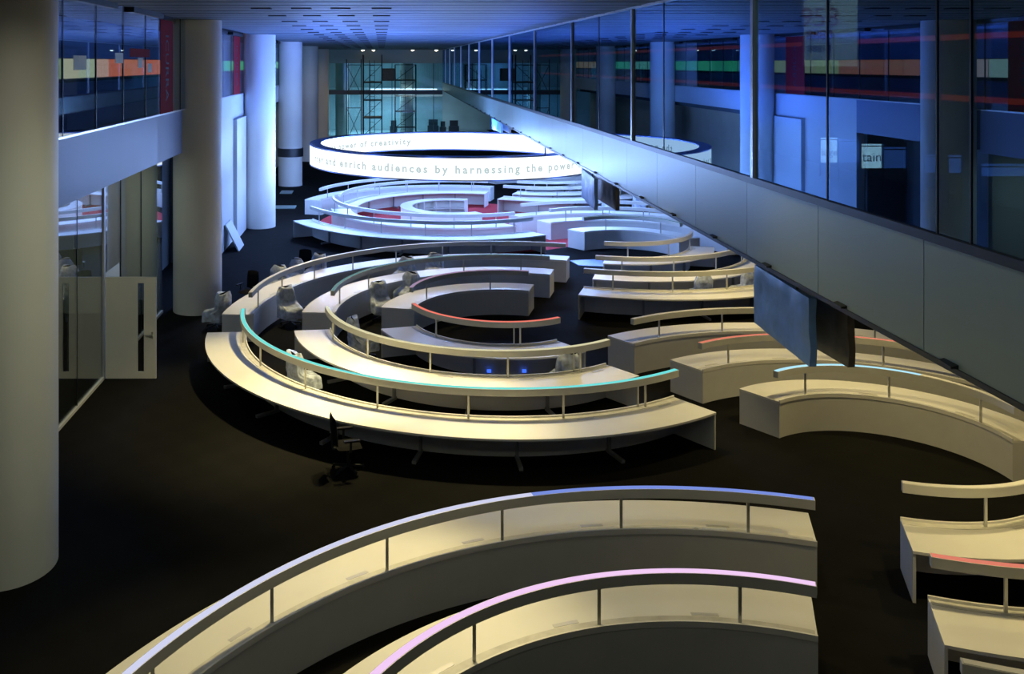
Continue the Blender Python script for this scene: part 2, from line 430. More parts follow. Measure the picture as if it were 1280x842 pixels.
# leaning panel and boards on the floor
lp = MB(); lp.add([(-5.78,36.3,.0),(-5.72,36.3,.0),(-6.25,36.3,1.05),(-6.31,36.3,1.05),(-5.78,37.6,.0),(-5.72,37.6,.0),(-6.25,37.6,1.05),(-6.31,37.6,1.05)],
                  [(0,1,2,3),(7,6,5,4),(0,4,5,1),(1,5,6,2),(2,6,7,3),(3,7,4,0)])
tag(lp.build('leaning_panel', M['wallwhite']), 'white rectangular panel leaning against the blue-lit wall behind the second column', 'panel')
tag(MB().box(-5.6, -4.5, 46.9, 47.8, 0, .04).build('floor_board', M['fascia']), 'pale board lying flat on the dark floor left of the far desks', 'board')
tag(MB().box(-5.9, -5.2, 52.3, 53.4, 0, .04).build('floor_board', M['fascia']), 'smaller pale board on the floor near the fourth column', 'board')

# ------------------------------------------------------------------ desks
strip = {
 'cyan': glow('strip_cyan', (.17, .80, .78), .95), 'yellow': glow('strip_pale_yellow', (.85, .80, .50), .8),
 'red': glow('strip_salmon', (.95, .22, .17), .9), 'teal': glow('strip_dim_teal', (.25, .52, .56), .5),
 'lilac': glow('strip_lilac', (.62, .42, .66), .6), 'blue': glow('strip_blue', (.22, .32, .85), .85),
 'lavender': glow('strip_lavender', (.70, .72, .95), .9), 'pink': glow('strip_pink', (.86, .58, .88), 1.05), 'sky': glow('strip_sky_blue', (.42, .80, .98), 1.05),
 'cream': M['white'], 'salmon': glow('strip_dim_salmon', (.92, .27, .18), .78),
}
def seg_n(a0, a1, r): return max(6, int(abs(a1-a0)*pi/180*r/.12))
def desk(label, c, rin, rout, a0, a1, col='cream', side='in', rail=True, extra_post=True, strip_split=None, nmod=None):
    """one curved desk: the panel and rail stand along the inner ('in') or outer ('out') edge"""
    am = R((a0+a1)/2); rm = (rin+rout)/2
    t = thing('curved_desk', label, 'desk', (c[0]+rm*cos(am), c[1]+rm*sin(am), 0), 'curved newsroom desks')
    sgn = 1 if side == 'in' else -1
    rp = rin if side == 'in' else rout              # edge with panel
    n = seg_n(a0, a1, rout)
    def rr(a, b): return (rp+a, rp+b) if sgn > 0 else (rp-b, rp-a)
    MB().arc(c, rin, rout, a0, a1, .69, .73, n).build('worktop', M['white'], t, smooth=30)
    q = rr(.03, .15); MB().arc(c, q[0], q[1], a0+.3, a1-.3, .73, .736, n).build('cable_tray', M['tray'], t, smooth=30)
    q = rr(-.012, .014); MB().arc(c, q[0], q[1], a0, a1, .69, .765, n).build('upstand', M['white'], t, smooth=30)
    q = rr(.0, .03); MB().arc(c, q[0], q[1], a0, a1, 0.0, .69, n).build('modesty_panel', M['panel'], t, smooth=30)
    span = a1-a0; mod = nmod or max(1, round(span*pi/180*(rp)/1.83)); st = span/mod
    for a, s in ((a0, 1), (a1, -1)):
        th = math.degrees(.035/rm)
        lo, hi = (a, a+th) if s > 0 else (a-th, a)
        MB().arc(c, rin+(.03 if sgn > 0 else .01), rout-(.01 if sgn > 0 else .03), lo, hi, 0.0, .689, 1).build('end_panel', M['panel'], t)
    for i in range(1, mod):
        a = R(a0+st*i); u = Vector((cos(a), sin(a), 0)); cc = Vector((c[0], c[1], 0))
        ra = rp+sgn*.10; rb = (rout-.33) if sgn > 0 else (rin+.33)
        lm = MB(); lm.bar(cc+u*ra+Vector((0,0,.035)), cc+u*rb+Vector((0,0,.035)), .075, .06)
        lm.bar(cc+u*(ra+sgn*.06)+Vector((0,0,.05)), cc+u*(ra+sgn*.06)+Vector((0,0,.69)), .08, .05, up=(-u.y,u.x,0))
        lm.build('leg', M['leg'], t)
    # cable hatches on the tray, one each module
    for i in range(mod):
        a = a0+st*(i+.72); th = math.degrees(.16/rp); q = rr(.17, .23)
        MB().arc(c, q[0], q[1], a-th, a+th, .73, .734, 3).build('cable_hatch', M['hatch'], t)
    if rail:
        q = rr(.03, .14)
        rl = MB().arc(c, q[0], q[1], a0+.15, a1-.15, 1.19, 1.325, n).build('rail', M['rail'], t, smooth=30)
        q2 = (q[0]+.012, q[1]-.012)
        if strip_split:
            asp, colb = strip_split
            MB().arc(c, q2[0], q2[1], a0+.3, asp, 1.325, 1.331, n).build('light_strip', strip[col], rl, smooth=30)
            MB().arc(c, q2[0], q2[1], asp, a1-.3, 1.325, 1.331, n).build('light_strip', strip[colb], rl, smooth=30)
        else:
            MB().arc(c, q2[0], q2[1], a0+.3, a1-.3, 1.325, 1.331, n).build('light_strip', strip[col], rl, smooth=30)
        ang = [a0+st*(i+.5) for i in range(mod)]
        for a in ang:
            a = R(a); x, yv = c[0]+(rp+sgn*.085)*cos(a), c[1]+(rp+sgn*.085)*sin(a)
            MB().box(x-.02, x+.02, yv-.012, yv+.012, .73, 1.19).build('rail_post', M['post'], t)
        if extra_post:
            ae = ang[0] if extra_post < 0 else ang[-1]
            a = R(ae-1.3*(6/rp)); x, yv = c[0]+(rp+sgn*.03)*cos(a), c[1]+(rp+sgn*.03)*sin(a)
            MB().box(x-.015, x+.015, yv-.012, yv+.012, .73, 1.19).build('rail_post', M['post'], t)
    return t

def ang(c, p): return math.degrees(math.atan2(p[1]-c[1], p[0]-c[0])) % 360
# big middle cluster: lower halves, then upper halves
desk('large outer curved desk in the middle with bright cyan light along its rail', (2.53,23.36), 5.97, 6.96, 183.7, 305.2, 'cyan')
desk('middle lower curved desk with pale yellow topped rail, inside the cyan railed one', (2.68,23.72), 4.03, 4.95, 187.5, 306.5, 'yellow')
A3F = desk('innermost lower curved desk with red-lit rail in the middle cluster', (3.05,24.08), 2.22, 3.18, 195.5, 304.5, 'red')
desk('outer upper curved desk with plain grey rail, behind the wrapped chairs of the middle cluster', (3.93,24.13), 7.42, 8.29, 70.9, 176.9, 'cream', extra_post=False)
desk('second upper curved desk with dim teal rail in the middle cluster', (3.75,24.35), 5.02, 5.95, 70.7, 175.9, 'teal', extra_post=False)
desk('innermost upper curved desk with faint lilac rail in the middle cluster', (3.5,24.5), 2.66, 3.6, 70.5, 167.5, 'lilac', extra_post=False)
for px_, in ((2.59,), (3.44,)):
    MB().box(px_-.05, px_+.05, 21.775, 21.81, .10, .17).build('indicator_light', glow('indicator_blue', (.05, .16, 1.0), 1.2), A3F)['label'] = 'small blue glowing indicator'
# foreground
desk('nearest big curved desk with blue to lavender rail, running out of the bottom left', (3.94,5.97), 7.22, 8.15, 71.9, 186.3, 'blue', extra_post=False, strip_split=(104, 'lavender'))
desk('curved desk with glowing pink rail at the bottom of the photo', (3.6,6.57), 4.44, 5.36, 69.2, 179.2, 'pink', extra_post=False)
# right cluster, upper halves
desk('white curved desk with pale yellow rail behind the large hanging screens at right', (9.5,16.8), 6.14, 7.0, 5, 123.2, 'cream', extra_post=False)
desk('curved desk with salmon rail behind the sky blue railed one at right', (9.4,16.5), 4.22, 5.12, 5, 122.6, 'salmon', extra_post=False)
desk('tight curved desk with sky blue rail at the right under the gallery', (9.24,16.42), 2.17, 3.08, -2, 124.4, 'cream', extra_post=False, strip_split=(47, 'sky'))
# right cluster, lower halves
desk('curved desk with plain pale rail at the lower right edge', (8.65,15.9), 2.53, 3.47, 249.5, 352, 'cream', extra_post=False)
desk('curved desk with red rail in the lower right corner', (8.65,15.8), 4.58, 5.58, 248.5, 352, 'salmon', extra_post=False)
desk('curved desk just entering at the bottom right corner, grey rail', (8.65,15.8), 6.8, 7.7, 247.6, 340, 'cream', extra_post=False)
# second right cluster
desk('long pale desk with plain rail, frontmost lower arc of the cluster behind the middle one', (8.58,33.5), 6.43, 7.4, 247.9, 340, 'cream', extra_post=False)
desk('white desk with plain rail hung over wrapped chairs, second lower arc right of centre', (8.55,33.85), 4.74, 5.58, 250.3, 350, 'cream', extra_post=False)
desk('short white desk with hooked rail curving up, inner lower arc right of centre', (8.64,34.5), 2.93, 3.82, 253.5, 345, 'cream', extra_post=False)
desk('white desk with solid bluish front, innermost upper arc right of centre', (9.45,34.7), 2.16, 3.06, 12, 126, 'teal', extra_post=False)
desk('white desk with solid front, second upper arc behind the hanging far screens', (9.45,35.0), 4.2, 5.08, 8, 122, 'cream', extra_post=False)
desk('white desk with pale rail, outermost upper arc by the far hanging screens', (9.45,35.0), 6.0, 6.9, 8, 122.6, 'cream', extra_post=False)
# far cluster under the bright ring
desk('bright lower outer desk under the glowing ring, nearest of the far cluster', (2.75,42.0), 6.26, 7.15, 203, 302, 'cream', extra_post=False)
desk('bright lower desk around the white round bookcase under the ring', (3.05,42.58), 4.5, 5.4, 182, 298.4, 'cream', side='out', extra_post=False)
desk('bright upper desk with open inner side around the white round bookcase', (3.77,42.61), 4.93, 5.85, 70.9, 176, 'cream', side='out', extra_post=False)
desk('bright upper outer desk with pale rail behind the ring of inner desks', (3.55,43.1), 6.8, 7.7, 69.4, 164, 'cream', extra_post=False)
# furthest right cluster
desk('far bright desk, frontmost lower arc of the cluster below the ring', (9.0,51.7), 6.05, 7.0, 243, 345, 'cream', extra_post=False)
desk('far bright desk, second lower arc of the cluster below the ring', (9.0,51.9), 4.2, 5.15, 245, 345, 'cream', extra_post=False)
desk('far bright desk, third lower arc of the cluster below the ring', (9.0,52.1), 2.3, 3.2, 248, 345, 'cream', extra_post=False)
desk('far bright desk, upper outer arc beyond the ring on the right', (9.3,53.0), 6.0, 6.9, 10, 122, 'cream', extra_post=False)
desk('far bright desk, upper inner arc beyond the ring on the right', (9.3,53.0), 4.1, 5.0, 10, 122, 'cream', extra_post=False)

tag(MB().box(4.70, 5.05, 13.17, 13.26, .7375, .742).arc((4.60,13.22), .03, .06, 0, 360, .7375, .746, 16).build('paper_strip', M['wallwhite']), 'small white paper strip lying on the blue railed foreground desk, right end', 'paper')
# round white bookcase counter
EC = (3.3, 42.5)
bk = thing('round_bookcase', 'low round white bookcase counter with open shelves under the ring', 'bookcase', (EC[0]-2.15, EC[1], 0))
MB().arc(EC, 1.86, 2.42, 66.5, 300, .81, .85, 100).build('countertop', M['white'], bk, smooth=30)
MB().arc(EC, 2.36, 2.40, 66.5, 300, 0, .81, 100).build('outer_panel', M['white'], bk, smooth=30)
MB().arc(EC, 1.90, 2.36, 66.7, 299.8, .40, .43, 100).build('shelf', M['white'], bk, smooth=30)
MB().arc(EC, 1.90, 2.36, 66.7, 299.8, .04, .08, 100).build('plinth', M['white'], bk, smooth=30)
for i in range(12):
    a = 66.6+i*(233.2/11); MB().arc(EC, 1.88, 2.36, a-.6, a+.6, 0, .81, 1).build('divider', M['white'], bk)
struct(MB().arc((3.6,42.4), .01, 6.6, 0, 360, .001, .004, 96).build('floor_carpet', M['red']))

# ------------------------------------------------------------------ display ring
RC = (3.43, 42.6); RO, RI, RZ0, RZ1 = 6.8, 6.28, 2.9, 3.8
ring = thing('display_ring', 'huge glowing white circular screen with grey scrolling words, hung over the far desks', 'display', (RC[0], RC[1], RZ0))
rm = MB()
rm.arc(RC, RI, RO, 0, 360, RZ1-.02, RZ1+.03, 128); rm.arc(RC, RI, RO, 0, 360, RZ0-.03, RZ0+.02, 128)
rm.build('casing', M['ringcase'], ring, smooth=30)
MB().cyl_face(RC, RO-.01, 0, 360, RZ0+.02, RZ1-.02, 128).build('outer_screen', M['ringlight'], ring, smooth=30)
MB().cyl_face(RC, RI+.01, 0, 360, RZ0+.02, RZ1-.02, 128, inward=True).build('inner_screen', M['ringlight'], ring, smooth=30)
def ring_text(txt, r, a_start, zb_, direction, size=.44, sp=1.40):
    vs, fs = text_mesh(txt, size, sp, offset=.014)
    out = []
    for v in vs:
        a = R(a_start)+direction*v[0]/r
        out.append((RC[0]+r*cos(a), RC[1]+r*sin(a), zb_+v[1]))
    return MB().add(out, fs if direction > 0 else fs)
def txtlen(txt, size=.44, sp=1.40):
    return max(v[0] for v in text_mesh(txt, size, sp)[0])
full = 'nter and enrich audiences by harnessing the power of creativity'
pre = txtlen('nter and enrich audiences by '+'harne')
a_st = 277.0-math.degrees(pre/RO)
ring_text(full, RO+.004, a_st, 3.19, 1).build('lettering', M['ringtext'], ring)
inner = 'the power of creativity'
a_in = 107.5+math.degrees(txtlen(inner)/RI)
ring_text(inner, RI-.004, a_in, 3.20, -1).build('lettering', M['ringtext'], ring)
for (x, yv) in ((6.63, 36.62), (9.3, 39.65), (9.7, 44.5), (7.6, 47.6)):
    MB().tube((x, yv, RZ1), (x, yv, zb(yv)+.03), .03, 8).build('hanger_rod', M['ringcase'], ring)

# ------------------------------------------------------------------ chairs
def chair_base(t):
    for i in range(5):
        a = 2*pi*i/5+.3; u = Vector((cos(a), sin(a), 0))
        lg = MB().bar(u*.03+Vector((0,0,.11)), u*.30+Vector((0,0,.075)), .045, .03).build('base_leg', M['darkmetal'], t)
        MB().tube(u*.30+Vector((-u.y,u.x,0))*.022+Vector((0,0,.03)), u*.30-Vector((-u.y,u.x,0))*.022+Vector((0,0,.03)), .03, 12).build('caster', M['dark'], lg)
    MB().tube((0,0,.09), (0,0,.42), .03, 12).build('gas_column', M['darkmetal'], t)
def cushion(w, dpt, h, z, curve=0.0, n=8):
    mb = MB(); vs = []
    for s in (0, 1):
        for i in range(n+1):
            for j in range(n+1):
                u = i/n*2-1; v = j/n*2-1
                k = 1-.10*(abs(u*v))**2
                e = (1-abs(u)**6)*(1-abs(v)**6)
                vs.append((u*w/2*k, v*dpt/2*k, z+(h*.5*e if s else -h*.5*e)+curve*u*u))
    N = (n+1)*(n+1)
    fs = []
    for i in range(n):
        for j in range(n):
            a = i*(n+1)+j; b = a+n+1
            fs.append((a, a+1, b+1, b)); fs.append((N+a, N+b, N+b+1, N+a+1))
    for i in range(n):
        a, b = i*(n+1), (i+1)*(n+1); fs.append((a, b, N+b, N+a)); a, b = a+n, b+n; fs.append((b, a, N+a, N+b))
        a, b = i, i+1; fs.append((b, a, N+a, N+b)); a, b = n*(n+1)+i, n*(n+1)+i+1; fs.append((a, b, N+b, N+a))
    return mb.add(vs, fs)
def back_mesh():
    mb = cushion(.46, .56, .07, 0, .03)
    mb.v = [(x, -.24-.10*(yv+.28)+z*1.0-.02, .80+yv) for x, yv, z in mb.v]
    return mb
def office_chair(label, loc, rz, group=None):
    t = thing('office_chair', label, 'chair', (0,0,0), group)
    chair_base(t)
    cushion(.50, .48, .09, .47, .015).build('seat', M['fabric'], t, smooth=50)
    b = back_mesh().build('backrest', M['fabric'], t, smooth=50)
    MB().bar((0,-.1,.43), (0,-.30,.45), .06, .03).bar((0,-.29,.44), (0,-.33,.75), .05, .03).build('back_support', M['darkmetal'], b)
    for s in (-1, 1):
        am = MB().bar((s*.25,-.02,.46), (s*.31,-.02,.48), .05, .03).bar((s*.31,-.02,.47), (s*.31,-.02,.66), .04, .03, up=(1,0,0)).build('armrest', M['darkmetal'], t)
        MB().bar((s*.31,-.15,.675), (s*.31,.15,.675), .075, .03).build('arm_pad', M['dark'], am)
    t.location = loc; t.rotation_euler = (0,0,rz)
    return t
def cover_mesh(seed):
    rnd = random.Random(seed); mb = MB(); n, L = 40, 18
    ph = [rnd.uniform(0, 6.28) for _ in range(6)]; vs = []
    for l in range(L+1):
        f = l/L; z = .24+.82*f
        seatish = max(0, min(1, (.62-z)/.12))
        hw = .30+.05*seatish-.05*f; dp = .15+.20*seatish
        cy = -.24+.22*seatish-.05*f
        for i in range(n):
            a = 2*pi*i/n; c_, s_ = cos(a), sin(a)
            k = 1/(abs(c_)**3.2+abs(s_)**3.2)**(1/3.2)
            fold = 1+.055*sin(5*a+ph[0]+2*f)+.045*sin(9*a+ph[1]-3*f)+.03*sin(14*a+ph[2]+5*f)
            top = 1-.22*max(0, f-.82)/.18
            x, yv = hw*c_*k*fold*top, cy+dp*s_*k*fold*top
            nz = noise.noise(Vector((x*5+seed*3, yv*5, z*5)))*.03
            vs.append((x+nz, yv+nz, z+noise.noise(Vector((x*4, yv*4+seed, 1)))*.05*(1-f)+.03*sin(2*a+ph[3])*f))
    fs = [(l*n+i, l*n+(i+1)%n, (l+1)*n+(i+1)%n, (l+1)*n+i) for l in range(L) for i in range(n)]
    vs.append((0, -.30, 1.03)); T = len(vs)-1
    fs += [(L*n+i, L*n+(i+1)%n, T) for i in range(n)]
    return mb.add(vs, fs)
def covered_proto(seed, label):
    t = thing('covered_chair', label, 'chair', (0,0,0), 'plastic wrapped chairs')
    chair_base(t)
    cushion(.48, .46, .09, .47, .01).build('seat', M['fabric'], t, smooth=50)
    back_mesh().build('backrest', M['fabric'], t, smooth=50)
    cover_mesh(seed).build('plastic_cover', M['cover'], t, smooth=80)
    return t
office_chair('black office chair on casters in front of the cyan railed desk', (-.62, 16.75, 0), R(-75))
office_chair('dark office chair behind the upper outer desk, left of the wrapped row', (-4.15, 28.0, 0), R(150), 'dark chairs behind the desk')
office_chair('dark office chair barely seen behind the wrapped row of chairs', (-2.7, 31.2, 0), R(170), 'dark chairs behind the desk')
protos = [None]*3
spots = [
 ((-4.72, 25.75), 60, 'upright wrapped chair in white plastic beside the big column'),
 ((-2.62, 26.05), 215, 'large wrapped chair in crumpled clear plastic at the left desk aisle'),
 ((-3.42, 28.75), 150, 'leftmost of three wrapped chairs behind the upper outer desk'),
 ((-2.98, 29.75), 140, 'middle of three wrapped chairs behind the upper outer desk'),
 ((-2.3, 30.55), 140, 'rightmost of three wrapped chairs behind the upper outer desk'),
 ((.72, 30.05), 150, 'wrapped chair left of another behind the teal railed desk'),
 ((1.75, 30.55), 165, 'wrapped chair right of another behind the teal railed desk'),
 ((.0, 26.6), 200, 'pale wrapped chair at the left end of the lilac railed desk'),
 ((.75, 27.85), 140, 'wrapped chair just behind the lilac railed desk'),
 ((-.45, 23.15), 280, 'wrapped chair at the left tip of the red railed desk'),
 ((-1.72, 20.42), 300, 'white wrapped chair between the cyan and pale yellow rails'),
 ((4.15, 20.55), 10, 'wrapped chair under the red railed desk, right part'),
 ((9.85, 27.95), 0, 'first wrapped chair from the left beneath the plain rail right of centre'),
 ((11.35, 28.5), 30, 'second wrapped chair from the left beneath the plain rail right of centre'),
 ((12.35, 29.15), 50, 'third wrapped chair beside the edge of the big hanging screen'),
 ((10.6, 42.45), 160, 'far wrapped chair just below the far hanging screens'),
 ((12.9, 45.25), 170, 'far wrapped chair under the gallery edge, right of the far screens'),
]
for i, ((x, yv), rz, lab) in enumerate(spots):
    k = i % 3
    if protos[k] is None:
        protos[k] = covered_proto(k+3, lab); protos[k].location = (x, yv, 0); protos[k].rotation_euler = (0,0,R(rz))
    else:
        dup(protos[k], (x, yv, 0), R(rz), lab)
tag(MB().add([(7.35,33.7,.02),(8.35,33.55,.02),(8.45,34.75,.03),(7.2,34.55,.02),(7.35,33.7,.0),(8.35,33.55,.0),(8.45,34.75,.0),(7.2,34.55,.0)],
    [(0,1,2,3),(7,6,5,4),(0,4,5,1),(1,5,6,2),(2,6,7,3),(3,7,4,0)]).build('plastic_sheet', M['bluesheet']), 'flat blue sheet lying on the floor between desk ends right of centre', 'sheet')
cb = MB()
for i in range(3):
    cb.add([(13.7+i*.12,45.2,.0),(13.74+i*.12,45.2,.0),(14.1+i*.12,45.2,1.0),(14.06+i*.12,45.2,1.0),(13.7+i*.12,47.0,.0),(13.74+i*.12,47.0,.0),(14.1+i*.12,47.0,1.0),(14.06+i*.12,47.0,1.0)],
       [(0,1,2,3),(7,6,5,4),(0,4,5,1),(1,5,6,2),(2,6,7,3),(3,7,4,0)])
cb.box(13.2, 16.5, 45.0, 47.2, 0, .0)
tag(MB().box(13.6, 16.0, 44.6, 46.6, 0, .45).build('cardboard_stack', M['cardboard'], bevel=.01), 'tan flat stack of cardboard under the gallery edge behind the desks', 'cardboard')

# ------------------------------------------------------------------ wrapped hanging screens
def hung_screen(p, q, z0, z1, label, mat, group, lean):
    """screen hung from the gallery soffit, from p (near) to q (far)"""
    p = Vector((p[0], p[1], 0)); q = Vector((q[0], q[1], 0)); d = q-p; L = d.length; d.normalize(); nrm = Vector((-d.y, d.x, 0))
    mid = (p+q)/2
    t = thing('hanging_screen', label, 'screen', (mid.x, mid.y, z0), group)
    def slab(th, a, b, za, zc, off, wob):
        mb = MB(); n, m_ = 22, 12; vs = []
        for s in (0, 1):
            for i in range(n+1):
                for j in range(m_+1):
                    u = a+(b-a)*i/n; z = za+(zc-za)*j/m_
                    w = 0
                    if wob:
                        w = wob*(noise.noise(Vector((u*2.2, z*2.2, s*7+off*9)))+.6*noise.noise(Vector((u*6, z*3, s*5))))
                    edge = 1 if 0 < i < n and 0 < j < m_ else .75
                    pos = p+d*u+nrm*(off+(th*.5*edge+w)*(1 if s else -1)+lean*(z-z1))
                    vs.append((pos.x, pos.y, z+(w*.5 if j in (0, m_) else 0)))
        N = (n+1)*(m_+1); fs = []
        for i in range(n):
            for j in range(m_):
                A = i*(m_+1)+j; B = A+m_+1
                fs += [(A, B, B+1, A+1), (N+A, N+A+1, N+B+1, N+B)]
        for i in range(n):
            A, B = i*(m_+1), (i+1)*(m_+1); fs += [(A, N+A, N+B, B)]; A, B = A+m_, B+m_; fs += [(A, B, N+B, N+A)]
        for j in range(m_):
            A = j; fs += [(A, A+1, N+A+1, N+A)]; A = n*(m_+1)+j; fs += [(A, N+A, N+A+1, A+1)]
        return mb.add(vs, fs)
    slab(.07, .04, L-.04, z0+.03, z1-.03, 0, 0).build('screen_body', M['dark'], t)
    slab(.14, 0, L, z0, z1, 0, .028).build('plastic_wrap', mat, t, smooth=60)
    for f in (.25, .75):
        b = p+d*L*f+nrm*.0
        MB().tube((b.x, b.y, z1-.05), (b.x, b.y, zb(b.y)+.03), .022, 8).build('hanger_rod', M['darkmetal'], t)
hung_screen((6.2,13.0), (6.32,15.2), 3.19, 4.17, 'blue wrapped screen hanging from the gallery, big one facing the hall', M['bluecover'], 'wrapped screens under the gallery', 0)
hung_screen((6.74,12.97), (6.62,15.2), 3.19, 4.17, 'dark wrapped screen hanging behind the big blue wrapped one', M['brownwrap'], 'wrapped screens under the gallery', 0)
hung_screen((6.38,26.9), (6.58,29.5), 3.19, 4.12, 'pale blue wrapped screen hanging just right of the ring', M['bluecover'], 'wrapped screens under the gallery', 0)
hung_screen((7.0,26.8), (6.98,29.3), 3.19, 4.12, 'dark wrapped screen behind the pale blue one right of the ring', M['brownwrap'], 'wrapped screens under the gallery', 0)
hung_screen((6.2,46.6), (6.1,49.6), 3.95, 4.7, 'small distant pale screen hanging above the ring', M['bluecover'], 'wrapped screens under the gallery', 0)
hung_screen((6.6,46.4), (6.55,49.3), 3.95, 4.7, 'small distant dark screen hanging above the ring', M['brownwrap'], 'wrapped screens under the gallery', 0)

# ------------------------------------------------------------------ gallery signs, and stand-ins for reflections in its glass
LR = glow('red_reflected_line', (1, .12, .06), .55)
for za in (6.86, 7.98): MB().box(10.56, 10.6, 2, 60, za, za+.10).build('reflected_line', LR, wgal)  # glowing strips added in place of red lines mirrored in the glass
bs = {k: glow('lit_sign_'+k, c, s) for k, c, s in (('w', (.55,.78,1.0), 4.2), ('b', (.08,.19,.70), 1.5))}
X_S = 9.6
def lit_sign(px0, px1, py0, py1, m, txt, label):
    # a sign plate facing the camera, standing in the gallery room
    Y = 1130*X_S/((px0+px1)/2-477)
    s = Y/1130; x0, x1 = (px0-477)*s, (px1-477)*s; z1, z0 = 7.55-(py0-79)*s, 7.55-(py1-79)*s
    t = thing('lit_sign', label, 'sign', ((x0+x1)/2, Y, z0))
    MB().box(x0, x1, Y, Y+.04, z0, z1).build('sign_panel', bs[m], t)
    MB().box(x0-.01, x1+.01, Y-.005, Y+.05, z1-.05, z1-.03).box(x0-.02, x0, Y, Y+.05, 5.12, z1).box(x1, x1+.02, Y, Y+.05, 5.12, z1).build('sign_frame', M['framedark'], t)
    if txt:
        vs, fs = text_mesh(txt, (z1-z0)*.62, 1.0); wv = max(v[0] for v in vs); sc_ = min(1, (x1-x0)*.94/wv)
        pos = 0
        for i, ch in enumerate(txt):
            lv, lf = text_mesh(ch, (z1-z0)*.62); off = max(v[0] for v in text_mesh(txt[:i+1], (z1-z0)*.62)[0])-max(v[0] for v in lv)
            MB().add([((x0+x1)/2+(off+v[0]-wv/2)*sc_, Y-.004, z0+(z1-z0)*.28+v[1]*sc_) for v in lv], lf).build('letter', M['blueink'], t)
lit_sign(1026, 1047, 172, 203, 'w', 'arge', 'small white lit sign with dark letters arge behind the gallery glass')
lit_sign(1049, 1074, 174, 203, 'b', '', 'dim blue lit panel between the two white signs behind the gallery glass')
lit_sign(1077, 1102, 180, 210, 'w', 'tain', 'white lit sign reading tain behind the gallery glass')
lit_sign(1105, 1132, 184, 210, 'b', '', 'blue lit panel right of the sign reading tain')
lit_sign(1156, 1169, 193, 216, 'b', '', 'small blue lit panel in the middle of the dark gallery glass')
lit_sign(1186, 1201, 194, 216, 'b', '', 'tiny dim blue lit panel alone in the dark gallery glass')
lit_sign(1227, 1280, 205, 220, 'b', '', 'low wide blue lit panel at the right edge behind the gallery glass')
# board added in place of numbers on a column mirrored in the glass
nb = thing('reflection_board', 'added grey board with dark red numbers 958, standing in for a reflection in the gallery glass', 'sign', (7.55, 15.2, 7.5))
MB().box(7.1, 8.0, 15.2, 15.26, 7.5, 8.80).build('board', M['wallwhite'], nb)
def put(txt, size, cx, z, mat):
    wd = size*.47
    for i, ch in enumerate(txt):
        vs, fs = text_mesh(ch, size, 1.0, 'CENTER')
        MB().add([(cx+(i-(len(txt)-1)/2)*wd+v[0], 15.19, z+v[1]) for v in vs], fs).build('digit', mat, nb)
put('958', .46, 7.36, 8.17, M['redink']); put('8888', .24, 7.36, 7.95, M['redink']); put('888-8', .17, 7.36, 7.74, M['ink'])

# ------------------------------------------------------------------ far end
struct(MB().box(-6.3, GX, FAR-.1, FAR+.1, 7.55, HC+.2).build('wall_end', M['fascia']))
ge = struct(MB().box(-6.3, GX, FAR, FAR+.03, .05, 7.55).build('window_6', G_far))
MB().box(-6.3, GX, FAR-.08, FAR+.08, 4.55, 4.95).build('transom', M['darkmetal'], ge)
for x in (-5.2, -3.2, -1.1, 1.0, 3.0, 5.0): MB().box(x-.03, x+.03, FAR-.04, FAR+.06, .05, 7.55).build('mullion', M['darkmetal'], ge)
struct(MB().box(-12, GX+6, FAR+.3, FAR+15.7, .0, .012).build('floor_end', M['teal']))
struct(MB().box(-9, GX, FAR+6.0, FAR+15.7, 4.6, 4.82).build('floor_far', M['teal']))
tl = glow('far_tube_light', (.8, .95, 1.0), 3.0)
for (x0, x1, z, Y, lab) in ((-1.2, 5.7, 4.82, 93.1, 'upper long tube light beyond the far glass wall'), (-.2, 5.0, 4.505, 93.1, 'lower long tube light beyond the far glass wall')):
    tag(MB().box(x0, x1, Y, Y+.12, z, z+.10).build('tube_light', tl), lab, 'light')
for (x, lab) in ((-4.1, 'white far column behind the end glass, left'), (2.6, 'pale far column behind the end glass, centre')):
    tag(MB().tube((x, 94, 0), (x, 94, HC), .7, 32).build('far_column', M['column'], smooth=40), lab, 'column', 'columns beyond the end glass')
def scaffold(x0, x1, y0, y1, H, label, bays=1):
    t = thing('scaffold_tower', label, 'scaffold', ((x0+x1)/2, (y0+y1)/2, 0))
    for x in (x0, x1):
        for yv in (y0, y1): MB().tube((x, yv, 0), (x, yv, H), .05, 8).build('upright', M['scaff'], t)
    z = 1.2; lv = []
    while z < H: lv.append(z); z += 1.55
    for z in lv:
        m = MB()
        m.tube((x0,y0,z),(x1,y0,z),.04,6).tube((x0,y1,z),(x1,y1,z),.04,6).tube((x0,y0,z),(x0,y1,z),.04,6).tube((x1,y0,z),(x1,y1,z),.04,6)
        m.build('ledger', M['scaff'], t)
    for a, b in zip(lv[:-1], lv[1:]):
        MB().tube((x0,y0,a),(x1,y0,b),.03,6).build('brace', M['scaff'], t)
    lad = MB(); lad.tube((x0+.55,y0+.1,.2),(x0+.55,y0+.1,H-.5),.03,6).tube((x0+1.0,y0+.1,.2),(x0+1.0,y0+.1,H-.5),.03,6)
    z = .6
    while z < H-.5: lad.tube((x0+.55,y0+.1,z),(x0+1.0,y0+.1,z),.02,6); z += .45
    lad.build('ladder', M['scaff'], t)
    for z in lv[1::2]: MB().box(x0, x1, y0, y1, z+.04, z+.09).build('platform', M['wood'], t)
    return t
scaffold(-1.62, .02, 79, 81, 8.3, 'tall dark scaffold tower with ladder before the far glass wall')
scaffold(1.35, 3.4, 89.3, 90.5, 7.4, 'second scaffold tower behind the far glass wall')
sb = thing('scaffold', 'low cross braced scaffold frame left of the tall tower', 'scaffold', (-2.4, 80, 0))
for x in (-3.1, -1.8):
    MB().tube((x, 80, 0), (x, 80, 7.9), .045, 8).build('upright', M['scaff'], sb)
